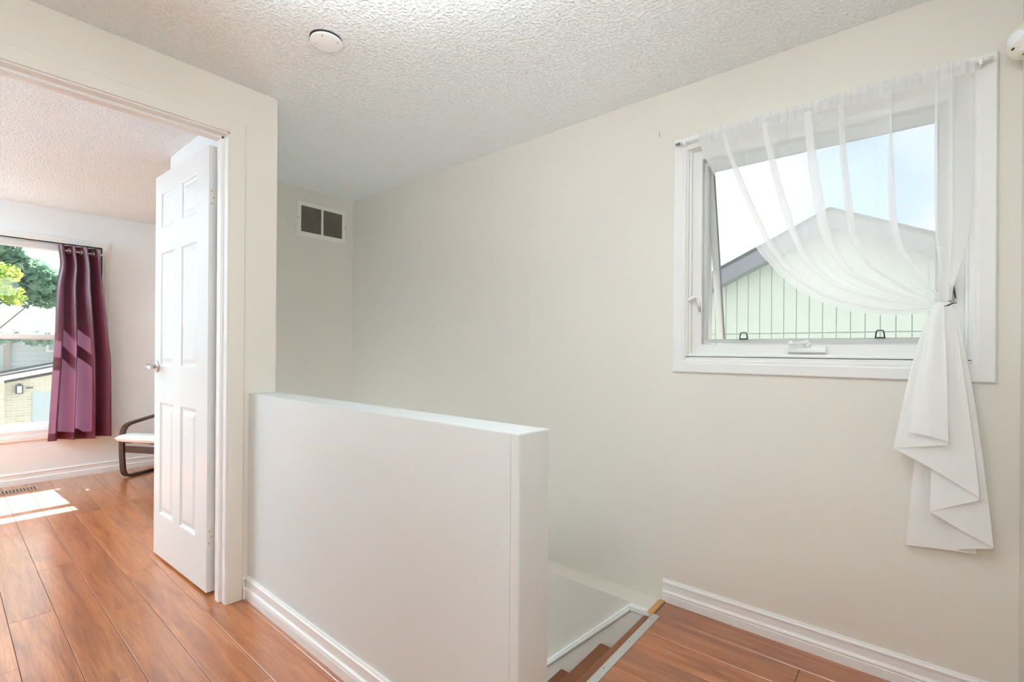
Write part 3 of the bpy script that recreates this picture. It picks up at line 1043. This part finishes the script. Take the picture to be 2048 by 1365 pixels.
# ---------------------------------------------------------------- blank cover plate on the ceiling
cc = (-1.808, 0.993)
dc = empty('ceiling_cover', (cc[0], cc[1], CEIL - 0.014), 'round white blank cover plate screwed to the popcorn ceiling', 'cover plate')
MB().lathe((cc[0] + 0.002, cc[1] - 0.004, CEIL - 0.0005), (0, 0, -1), [(0, -0.004), (0.0612, -0.004), (0.0612, 0.002), (0, 0.002)], 40).build('gap_shade', M_DARK, dc)  # dark disc, shifted past the plate, paints the shade in its gap
MB().lathe((cc[0], cc[1], CEIL - 0.008), (0.03, -0.03, -1), [(0, 0), (0.0615, 0), (0.062, 0.002), (0.060, 0.0042), (0.056, 0.005), (0, 0.0055)], 48).build('plate', M_WHITE, dc)
for a in (0.65, 2.25, 3.8, 5.4):
    p = (cc[0] + 0.045 * math.cos(a), cc[1] + 0.045 * math.sin(a), CEIL - 0.0125)
    MB().lathe(p, (0, 0, -1), [(0, 0), (0.0032, 0), (0.0025, 0.0014), (0, 0.0016)], 10).build('screw', M_SCREW, dc)

# small hole left in the wall beside the window
hp = MB().add([(-0.939, WY - 0.0006, 2.228), (-0.931, WY - 0.0006, 2.228), (-0.931, WY - 0.0006, 2.262), (-0.939, WY - 0.0006, 2.262),
               (-0.939, WY - 0.003, 2.232), (-0.932, WY - 0.003, 2.232), (-0.932, WY - 0.003, 2.259), (-0.939, WY - 0.003, 2.259)],
              [(0, 1, 5, 4), (1, 2, 6, 5), (2, 3, 7, 6), (3, 0, 4, 7), (4, 5, 6, 7)])
wp = hp.build('wall_anchor', M_WALL, loc=(-0.935, WY, 2.245), label='small painted over wall anchor left of the curtain rod', category='wall anchor')
box(-0.9335, -0.931, WY - 0.0042, WY - 0.003, 2.236, 2.258).build('slot', M_SCREW, wp)

# ---------------------------------------------------------------- cream wall ornament on the return wall
oc = Vector((RX, 2.122, 2.155))
orn = empty('wall_ornament', oc, 'cream egg shaped wall ornament with white patch and red marks beside the window top', 'ornament')
RXo, RYo, RZo = 0.050, 0.066, 0.052


def op(lat, lon, k=1.0):
    """lat up from the equator, lon 0 faces the room (-X), positive toward the viewer's left"""
    return (oc.x - RXo * k * math.cos(lat) * math.cos(lon), oc.y + RYo * k * math.cos(lat) * math.sin(lon), oc.z + RZo * k * math.sin(lat))


MB().grid(lambda u, v: op(-PI / 2 + PI * v, -PI / 2 + PI * u), 36, 24).build('shell', M_CREAM, orn)
# (lat0, lat1, lon0, lon1) raised patches
for nm, m_, (a0, a1, b0, b1) in (('white_patch', M_PATCH, (-0.36, 0.36, -1.20, -0.18)), ('white_lobe', M_PATCH, (-1.00, -0.74, -1.35, -0.75)),
                                 ('dark_mark', M_BLACK, (-0.62, -0.50, -0.62, -0.34)), ('red_mark', M_RED, (-1.24, -1.10, -1.35, -0.55)),
                                 ('red_mark', M_RED, (-0.22, -0.05, -1.46, -1.26))):
    def pf(u, v, a0=a0, a1=a1, b0=b0, b1=b1):
        x, y = 2 * u - 1, 2 * v - 1
        X = x * math.sqrt(1 - y * y / 2)
        Y = y * math.sqrt(1 - x * x / 2)
        return op((a0 + a1) / 2 + (a1 - a0) / 2 * Y, (b0 + b1) / 2 + (b1 - b0) / 2 * X, 1.022 - 0.018 * (X * X + Y * Y) ** 3)
    MB().grid(pf, 12, 12).build(nm, m_, orn)

# ---------------------------------------------------------------- bedroom window
def fx(prof, y0, y1, z0, z1, x):
    rs = [[(x + t, y0 + i, z0 + i), (x + t, y1 - i, z0 + i), (x + t, y1 - i, z1 - i), (x + t, y0 + i, z1 - i)] for t, i in prof]
    rs.append(rs[0])
    return rs


c = MB().loft(fx([(0, 0), (0.010, 0), (0.014, 0.004), (0.014, 0.034), (0.010, 0.040), (0.010, 0.048), (0.006, 0.055), (0, 0.055)],
                 bw0 - 0.055, bw1 + 0.055, bz0 - 0.085, bz1 + 0.055, BX), caps=False)
w2 = c.build('window_2', M_WINF, kind='structure')
jb = MB()
jb.box(BX - 0.055, BX + 0.004, bw0, bw1, bz0 - 0.031, bz0 + 0.006)
jb.loft(fx([(0, 0), (-0.055, 0), (-0.055, 0.016), (-0.064, 0.018), (-0.064, 0.050), (-0.082, 0.055), (-0.13, 0.055), (-0.13, 0)],
           bw0, bw1, bz0 + 0.002, bz1, BX), caps=False)
jb.build('fixed_frame', M_WINF, w2, bevel=0.0)
rl = box(BX - 0.122, BX - 0.050, bw0 + 0.045, bw1 - 0.045, 1.266, 1.306).build('meeting_rail', M_WINF, w2, bevel=0.003)
MB().loft(fx([(-0.066, 0.046), (-0.062, 0.050), (-0.066, 0.062), (-0.09, 0.062), (-0.09, 0.046)], bw0, bw1, bz0, 1.32, BX), caps=False).build('lower_sash', M_WINF, w2)
MB().loft(fx([(-0.090, 0.050), (-0.088, 0.056), (-0.092, 0.066), (-0.11, 0.066), (-0.11, 0.050)], bw0, bw1, 1.225, bz1, BX), caps=False).build('upper_sash', M_WINF, w2)
for z0, z1, x in ((bz0 + 0.06, 1.270, BX - 0.083), (1.300, bz1 - 0.06, BX - 0.100)):
    MB().add([(x, bw0 + 0.06, z0), (x, bw1 - 0.06, z0), (x, bw1 - 0.06, z1), (x, bw0 + 0.06, z1)], [(0, 1, 2, 3)]).build('pane', M_GLASS, w2)
x = BX - 0.125
MB().add([(x, bw0 + 0.05, bz0 + 0.05), (x, bw1 - 0.05, bz0 + 0.05), (x, bw1 - 0.05, bz1 - 0.05), (x, bw0 + 0.05, bz1 - 0.05)], [(0, 1, 2, 3)]).build('screen_mesh', M_SCREEN2, w2)

# ---------------------------------------------------------------- burgundy grommet curtain and its rod
RDX, RDZ = BX + 0.075, 2.058
r2 = empty('curtain_rod', (RDX, 0.1, RDZ), 'slim white rod carrying the burgundy curtain across the bedroom window', 'curtain rod')
MB().cyl((RDX, -0.90, RDZ), (RDX, 0.965, RDZ), 0.007, 14).build('rod', M_ROD, r2)
for y in (-0.90, 0.965):
    MB().lathe((RDX, y, RDZ), (0, math.copysign(1, y), 0), [(0, -0.004), (0.010, -0.004), (0.011, 0.006), (0.006, 0.014), (0, 0.015)], 16).build('end_cap', M_ROD, r2)
for y in (-0.89, 0.95):
    box(BX + 0.001, RDX + 0.006, y - 0.006, y + 0.006, RDZ - 0.011, RDZ + 0.008).build('bracket', M_ROD, r2, bevel=0.001)

bc = empty('burgundy_curtain', (RDX, 0.83, 0.36), 'burgundy satin grommet curtain hanging at the right of the bedroom window', 'curtain')
# plan of the cloth at the top: deep S folds over the rod, from the window side to the wall side
NF = 3.5


def burg(u, v):
    zt = 2.108 - 0.004 * math.cos(2 * PI * NF * u)
    # hem lower toward the window, slightly wavy
    zb = 0.362 - 0.012 * u + 0.008 * math.sin(2 * PI * 1.5 * u)
    z = zt + (zb - zt) * v
    yl = 0.668 - 0.030 * v - 0.022 * max(0, v - 0.45) * 2 + 0.020 * math.exp(-((v - 0.10) / 0.07) ** 2)
    yr = 0.942 + 0.085 * min(1, v * 1.7) ** 0.8 + 0.022 * v
    amp = 0.050 + 0.006 * v
    ph = 2 * PI * NF * u + 0.5
    e = min(1, u / 0.06, (1 - u) / 0.06)
    y = yl + (yr - yl) * (u + e * (0.074 + 0.016 * math.sin(9 * u + 2)) * math.sin(ph + 0.3 * v * math.sin(4 * u)) + 0.010 * math.sin(5 * u + 4 * v) * e)
    x = RDX + amp * math.sin(ph + 0.25 * math.sin(3 * v + u * 4)) + 0.006 * math.sin(13 * u + 5 * v) * v
    return (max(x, BX + 0.019), y, z)


MB().grid(burg, 200, 50).build('drape', M_SATIN, bc)
MB().grid(lambda u, v: tuple(Vector(burg(u, 0.962 + 0.038 * v)) + Vector((0.0012, 0, 0))), 120, 3).build('hem_band', M_SATIN, bc)
# grommets where the cloth crosses the rod
prev = None
for k in range(601):
    u = k / 600
    p = Vector(burg(u, 0.028))
    s = p.x - RDX
    if prev is not None and (s > 0) != (prev[0] > 0):
        q = Vector(burg(min(1, u + 0.01), 0.028)) - Vector(burg(u - 0.01, 0.028))
        n = Vector((-q.y, q.x, 0)).normalized()
        c0 = Vector((RDX, p.y, RDZ))
        gm = MB().lathe(c0 - n * 0.003, n, [(0.0175, 0.0), (0.024, -0.001), (0.0275, 0.003), (0.024, 0.007), (0.0175, 0.006), (0.0175, 0.0)], 24)
        gm.build('grommet', M_NICKEL, bc, label='silver grommet')
    prev = (s,)

# ---------------------------------------------------------------- small bentwood armchair
fdir = Vector((-0.48, 0.877, 0))
cdir = Vector((0.877, 0.48, 0))
CW, CD = 0.44, 0.58
foot = Vector((-5.505, 1.052, 0))
cl = foot + cdir * (CW / 2) + fdir * (CD / 2)
ch = empty('bentwood_armchair', (cl.x, cl.y, 0), 'small dark bentwood armchair with a white cushion in the bedroom behind the door', 'chair', rotz=math.atan2(0.48, 0.877))


def strip(path, x0, x1, th):
    """flat bent strip: centre line in the (y, z) plane, given a thickness, spanning x0..x1"""
    pts = [Vector((0, p[0], p[1])) for p in path]
    rings = []
    for i, p in enumerate(pts):
        d = (pts[min(i + 1, len(pts) - 1)] - pts[max(i - 1, 0)]).normalized()
        n = Vector((0, -d.z, d.y)) * th / 2
        rings.append([(x0, p.y - n.y, p.z - n.z), (x1, p.y - n.y, p.z - n.z), (x1, p.y + n.y, p.z + n.z), (x0, p.y + n.y, p.z + n.z)])
    return MB().loft(rings)


def smooth(pts, n=8):
    out = []
    P_ = [pts[0]] + pts + [pts[-1]]
    for i in range(1, len(P_) - 2):
        a, b, c_, d = [Vector((p[0], p[1])) for p in P_[i - 1:i + 3]]
        for k in range(n):
            t = k / n
            out.append(0.5 * ((2 * b) + (c_ - a) * t + (2 * a - 5 * b + 4 * c_ - d) * t * t + (3 * b - a - 3 * c_ + d) * t ** 3))
    out.append(Vector(pts[-1]))
    return [(p[0], p[1]) for p in out]


SIDE = smooth([(0.285, 0.013), (0.10, 0.013), (-0.17, 0.013), (-0.235, 0.020), (-0.268, 0.055), (-0.280, 0.14), (-0.287, 0.28), (-0.283, 0.40), (-0.262, 0.462),
               (-0.215, 0.492), (-0.10, 0.512), (0.10, 0.540), (0.22, 0.555), (0.255, 0.535), (0.25, 0.49), (0.235, 0.40)], 6)
SEAT = smooth([(-0.285, 0.335), (-0.20, 0.322), (0.02, 0.262), (0.12, 0.245), (0.175, 0.275), (0.20, 0.36), (0.265, 0.56), (0.315, 0.70)], 7)
for xs_ in (-CW / 2, CW / 2 - 0.052):
    sfm = strip(SIDE, xs_, xs_ + 0.052, 0.021).build('side_frame', M_BENT, ch, bevel=0.002, local=True)
    box(xs_ + 0.008, xs_ + 0.044, -0.240, -0.212, 0.0, 0.004).build('glide', M_ALU, sfm, local=True)
for xs_ in (-CW / 2 + 0.055, CW / 2 - 0.107):
    strip(SEAT, xs_, xs_ + 0.052, 0.018).build('seat_frame', M_BENT, ch, bevel=0.002, local=True)
box(-CW / 2 + 0.050, CW / 2 - 0.050, -0.278, -0.260, 0.238, 0.296).build('front_rail', M_BENT, ch, bevel=0.002, local=True)
box(-CW / 2 + 0.050, CW / 2 - 0.050, 0.215, 0.233, 0.40, 0.45).build('rear_rail', M_BENT, ch, bevel=0.002, local=True)
for k in range(4):
    y, z = SEAT[-6 - 5 * k]
    box(-CW / 2 + 0.056, CW / 2 - 0.056, y - 0.004, y + 0.006, z - 0.022, z + 0.022).build('back_slat', M_BENT, ch, local=True)
CP = smooth([(-0.330, 0.372), (-0.20, 0.362), (0.02, 0.300), (0.11, 0.290), (0.150, 0.315), (0.18, 0.385), (0.240, 0.56), (0.285, 0.69)], 7)


def cushion(top):
    def f(u, v):
        k = u * (len(CP) - 1)
        i = min(len(CP) - 2, int(k))
        q = k - i
        y = CP[i][0] + (CP[i + 1][0] - CP[i][0]) * q
        z = CP[i][1] + (CP[i + 1][1] - CP[i][1]) * q
        d = Vector((CP[i + 1][0] - CP[i][0], CP[i + 1][1] - CP[i][1])).normalized()
        n = Vector((-d.y, d.x))
        e = max(0.0, (1 - (2 * u - 1) ** 14)) * max(0.0, (1 - (2 * v - 1) ** 10))
        tuft = 0.006 * abs(math.sin(PI * 4 * u)) + 0.003 * abs(math.sin(PI * 3 * v))
        th = (0.034 * e ** 0.6 + tuft * e) if top else -0.040 * e ** 0.5
        return ((v - 0.5) * (CW + 0.02), y + n.x * th, z + n.y * th)
    return f


MB().grid(cushion(True), 60, 24).grid(cushion(False), 60, 24).build('cushion', M_CUSH, ch, local=True)

# ---------------------------------------------------------------- floor register and the crumb beside the sun patch
fr = empty('floor_register', (-5.655, 0.33, 0), 'brown slotted floor register in the planks under the bedroom window', 'vent')
M_REG = mat('brown_register', (0.36, 0.20, 0.13, 1), 0.4)
g = MB().box(-5.725, -5.715, 0.10, 0.545, 0, 0.004).box(-5.600, -5.590, 0.10, 0.545, 0, 0.004).box(-5.715, -5.600, 0.10, 0.112, 0, 0.004).box(-5.715, -5.600, 0.530, 0.545, 0, 0.004)
g.build('register_frame', M_REG, fr)
box(-5.715, -5.600, 0.112, 0.530, 0.0002, 0.0008).build('duct', M_DARK, fr)
k = 0
y = 0.120
while y < 0.525:
    box(-5.715, -5.600, y, y + 0.0075, 0.0008, 0.0034).build('register_bar', M_REG, fr)
    y += 0.0205
cr = at_ = (-5.27, 0.80, 0)
mb = MB().loft([[(cr[0] + r * 0.030 * math.cos(a), cr[1] + r * 0.012 * math.sin(a), z) for a in [2 * PI * q / 10 for q in range(10)]] for r, z in ((1, 0.0002), (0.9, 0.002), (0.4, 0.0026))])
mb.build('paper_scrap', M_WHITE, loc=(cr[0], cr[1], 0), label='tiny white scrap lying on the bedroom floor near the sun patch', category='scrap')

# ---------------------------------------------------------------- outdoors: the neighbour beyond the hall window
GZ = -2.95
struct(box(-70, 40, -50, 60, GZ - 0.3, GZ), 'ground', M_LAWN)
NY = 8.5
nh = empty('neighbor_house', (-0.876, NY, GZ), 'pale green board sided house gable with slate fascia outside the hall window', 'house')
PK = (-0.876, 3.10)
SLP = 0.468
gz = lambda x: PK[1] - SLP * abs(x - PK[0])
x = PK[0] - 3.9
n = 0
while x < PK[0] + 3.9:
    x1 = x + 0.172
    xm = min(max(PK[0], x), x1)
    for z0, top in ((GZ + 0.2, 1.478), (1.496, None)):
        if top is None:
            pr = [(x + 0.006, z0), (x1 - 0.006, z0), (x1 - 0.006, gz(x1)), (x + 0.006, gz(x))]
            if x < PK[0] < x1:
                pr.insert(3, (PK[0], PK[1]))
            if min(gz(x), gz(x1)) <= z0 + 0.02:
                continue
        else:
            pr = [(x + 0.006, z0), (x1 - 0.006, z0), (x1 - 0.006, top), (x + 0.006, top)]
        MB().prism(pr, lambda a, b: (a, NY, b), lambda a, b: (a, NY + 0.02, b)).build('siding_board', M_SIDG, nh)
    x = x1
M_SEAM = mat('siding_seam', (0.33, 0.38, 0.36, 1), 0.8)
MB().prism([(PK[0] - 3.95, GZ), (PK[0] + 3.95, GZ), (PK[0] + 3.95, gz(PK[0] + 3.95)), PK, (PK[0] - 3.95, gz(PK[0] - 3.95))],
           lambda a, b: (a, NY + 0.012, b), lambda a, b: (a, NY + 7, b)).build('house_body', M_SEAM, nh)
for sg in (-1, 1):
    f = lambda d, h: [(PK[0], NY - 0.30 + d, PK[1] + h), (PK[0] + sg * 4.4, NY - 0.30 + d, PK[1] - SLP * 4.4 + h)]
    a0, b0 = f(0, -0.11)
    a1, b1 = f(0, 0.14)
    a2, b2 = f(0.03, -0.11)
    a3, b3 = f(0.03, 0.14)
    MB().loft([[a0, a1, a3, a2], [b0, b1, b3, b2]]).build('fascia', M_FASC, nh)
    a0, b0 = f(-0.02, 0.142)
    a1, b1 = f(7.4, 0.142)
    a2, b2 = f(7.4, 0.19)
    a3, b3 = f(-0.02, 0.19)
    MB().loft([[a0, a1, a2, a3], [b0, b1, b2, b3]]).build('roof_slope', M_SHING, nh)
    a0, b0 = f(0.03, -0.10)
    a1, b1 = f(0.30, -0.10)
    a2, b2 = f(0.30, -0.06)
    a3, b3 = f(0.03, -0.06)
    MB().loft([[a0, a1, a2, a3], [b0, b1, b2, b3]]).build('soffit', M_FASC, nh)

# ---------------------------------------------------------------- outdoors: the house across the street, seen through the bedroom window
sh = empty('street_house', (-21, 2, GZ), 'grey lap sided house with brick garage seen through the bedroom window', 'house')
HXF = -20.4
z = GZ
box(-27, HXF - 0.035, -14, 9, GZ, 1.52).build('house_body', M_SIDB, sh)
k = 0
z = -0.6
while z < 1.5:
    MB().prism([(0.0, 0.0), (0.030, 0.004), (0.012, 0.150), (0.0, 0.150)], lambda t, h: (HXF - 0.034 + t, -6, z + h), lambda t, h: (HXF - 0.034 + t, 9, z + h)).build('siding_board', M_SIDB, sh)
    z += 0.150
MB().loft([[(HXF + 0.55, -14.5, 1.50), (-24, -14.5, 4.4), (-28, -14.5, 1.5), (-28, -14.5, 1.4), (HXF + 0.55, -14.5, 1.36)],
           [(HXF + 0.55, 9.5, 1.50), (-24, 9.5, 4.4), (-28, 9.5, 1.5), (-28, 9.5, 1.4), (HXF + 0.55, 9.5, 1.36)]]).build('roof', M_SHING, sh)
wf = MB().loft([[(HXF + t, y0 + i, z0 + i), (HXF + t, y1 - i, z0 + i), (HXF + t, y1 - i, z1 - i), (HXF + t, y0 + i, z1 - i)]
                for t, i in ((0, 0), (0.05, 0), (0.05, 0.07), (0, 0.07)) for (y0, y1, z0, z1) in ((2.10, 3.2, 1.02, 1.42),)], caps=False).build('upper_window', M_WHITE, sh)
box(HXF + 0.005, HXF + 0.012, 2.16, 3.14, 1.08, 1.36).build('pane', M_GDOOR, wf)
box(HXF, HXF + 0.09, 1.22, 1.34, -0.2, 1.40).build('corner_post', mat('taupe_post', (0.42, 0.36, 0.33, 1), 0.7), sh)
# garage with its raked cream fascia
GX = -19.0
ga = MB()
prof = [(1.12, GZ), (6.0, GZ), (6.0, 1.2), (1.22, 0.20), (1.12, 0.17)]
ga.prism(prof, lambda y, z: (HXF + 0.002, y, z), lambda y, z: (GX, y, z))
ga.build('garage_wall', M_BRICKW, sh)
MB().prism([(-6, GZ), (1.12, GZ), (1.12, 0.20), (-1.0, 0.85), (-6, 0.85)], lambda y, z: (HXF + 0.002, y, z), lambda y, z: (GX + 0.5, y, z)).build('brick_wing', M_BRICKW, sh)
MB().loft([[(GX + 0.28, 1.02, 0.245), (GX + 0.28, 1.02, 0.365), (HXF, 1.02, 0.375), (HXF, 1.02, 0.245)],
           [(GX + 0.28, 6.2, 1.42), (GX + 0.28, 6.2, 1.55), (HXF, 6.2, 1.56), (HXF, 6.2, 1.42)]]).build('garage_fascia', M_CRF, sh)
MB().loft([[(GX + 0.26, 1.0, 0.368), (HXF, 1.0, 0.378), (HXF, 1.0, 0.43), (GX + 0.26, 1.0, 0.42)],
           [(GX + 0.26, 6.2, 1.553), (HXF, 6.2, 1.563), (HXF, 6.2, 1.62), (GX + 0.26, 6.2, 1.61)]]).build('garage_roof', M_SHING, sh)
MB().loft([[(GX + 0.78, 1.10, 0.22), (GX + 0.78, 1.10, 0.36), (HXF, 1.10, 0.37), (HXF, 1.10, 0.22)],
           [(GX + 0.78, -1.2, 0.85), (GX + 0.78, -1.2, 0.99), (HXF, -1.2, 1.0), (HXF, -1.2, 0.85)]]).build('wing_fascia', M_CRF, sh)
gd = box(GX, GX + 0.02, 1.68, 4.4, GZ, -0.10).build('garage_door', M_GDOOR, sh)
for q in range(5):
    z = GZ + 0.05 + q * 0.555
    box(GX + 0.02, GX + 0.032, 1.70, 4.38, z, z + 0.52).build('door_section', M_GDOOR, gd)
la = MB().box(GX, GX + 0.03, 1.395, 1.475, -0.12, 0.10)
la.prism([(-0.075, 0.10), (0.075, 0.10), (0.02, 0.165), (-0.02, 0.165)], lambda t, h: (GX + 0.03, 1.435 + t, h), lambda t, h: (GX + 0.16, 1.435 + t, h))
lo = la.build('wall_lantern', M_BLACK, sh)
box(GX + 0.045, GX + 0.145, 1.385, 1.485, -0.09, 0.10).build('lantern_glass', M_PATCH, lo)
for y in (1.37, 1.49):
    box(GX + 0.03, GX + 0.16, y - 0.012, y + 0.012, -0.11, 0.10).build('lantern_bar', M_BLACK, lo)
for k in range(4):
    box(GX, GX + 0.012, 1.575 + k * 0.034, 1.598 + k * 0.034, 0.015, 0.06).build('house_numeral', M_BLACK, sh)


# ---------------------------------------------------------------- trees beyond the street
def tree(name, loc, crown, leaf_m, n, size, label, trunk_r=0.18, seed=1, group='trees outside the bedroom window'):
    """crown: list of (dx, dy, z, radius) clumps"""
    rd = random.Random(seed)
    t = empty(name, loc, label, 'tree', group)
    tk = MB()
    top = max(c_[2] for c_ in crown) - 0.5
    tk.tube([(loc[0], loc[1], loc[2]), (loc[0] + 0.05, loc[1], loc[2] + (top - loc[2]) * 0.5), (loc[0], loc[1] + 0.05, top)], [trunk_r, trunk_r * 0.8, trunk_r * 0.35], 10)
    for c_ in crown[:5]:
        zb = loc[2] + (c_[2] - loc[2]) * 0.55
        tk.tube([(loc[0], loc[1], zb), (loc[0] + c_[0] * 0.5, loc[1] + c_[1] * 0.5, (zb + c_[2]) / 2), (loc[0] + c_[0], loc[1] + c_[1], c_[2])],
                [trunk_r * 0.12, trunk_r * 0.08, trunk_r * 0.04], 7)
    tk.build('trunk', M_BARK, t)
    vs, fs = [], []
    vol = [c_[3] ** 2 for c_ in crown]
    for _ in range(n):
        c_ = rd.choices(crown, vol)[0]
        d = Vector((rd.gauss(0, 1), rd.gauss(0, 1), rd.gauss(0, 1))).normalized() * c_[3] * rd.random() ** 0.4
        p = Vector((loc[0] + c_[0], loc[1] + c_[1], c_[2])) + d
        a = Vector((rd.gauss(0, 1), rd.gauss(0, 1), rd.gauss(0, 0.6))).normalized()
        b = a.orthogonal().normalized()
        b = (b * math.cos(rd.random() * 6) + a.cross(b) * math.sin(rd.random() * 6))
        s = size * rd.uniform(0.6, 1.3)
        k = len(vs)
        vs += [p - a * s, p + b * s * 0.5, p + a * s, p - b * s * 0.5]
        fs.append((k, k + 1, k + 2, k + 3))
    MB().add(vs, fs).build('foliage', leaf_m, t, kind='stuff')


tree('leafy_tree', (-16.2, -0.3, GZ), [(0, 0.2, 3.1, 1.0), (0.3, 0.9, 3.0, 0.75), (0, 1.55, 2.75, 0.62), (-0.3, 2.05, 2.65, 0.5), (0.2, -1.3, 3.6, 1.3), (0, 1.1, 3.75, 0.55),
     (0, 1.75, 1.37, 0.16), (0.1, 2.0, 1.36, 0.13), (0, 1.15, 1.38, 0.15), (0, 1.45, 1.42, 0.12)], M_LEAF2, 15000, 0.095,
     'large bluish green tree spreading in front of the street house roof', 0.2, 3)
tree('leafy_tree', (-13.6, -1.5, GZ), [(0, 1.5, 2.55, 0.42), (0.1, 2.1, 2.35, 0.30), (-0.2, 2.45, 2.22, 0.20), (0, 1.9, 2.10, 0.22), (0, 0.6, 2.7, 0.8), (0, 2.35, 2.62, 0.22)], M_LEAF1, 3800, 0.06,
     'bright yellow green tree nearest the bedroom window', 0.14, 5)
struct(box(-18.9, -12, 1.5, 5.0, GZ, GZ + 0.02), 'driveway', M_ASPH)
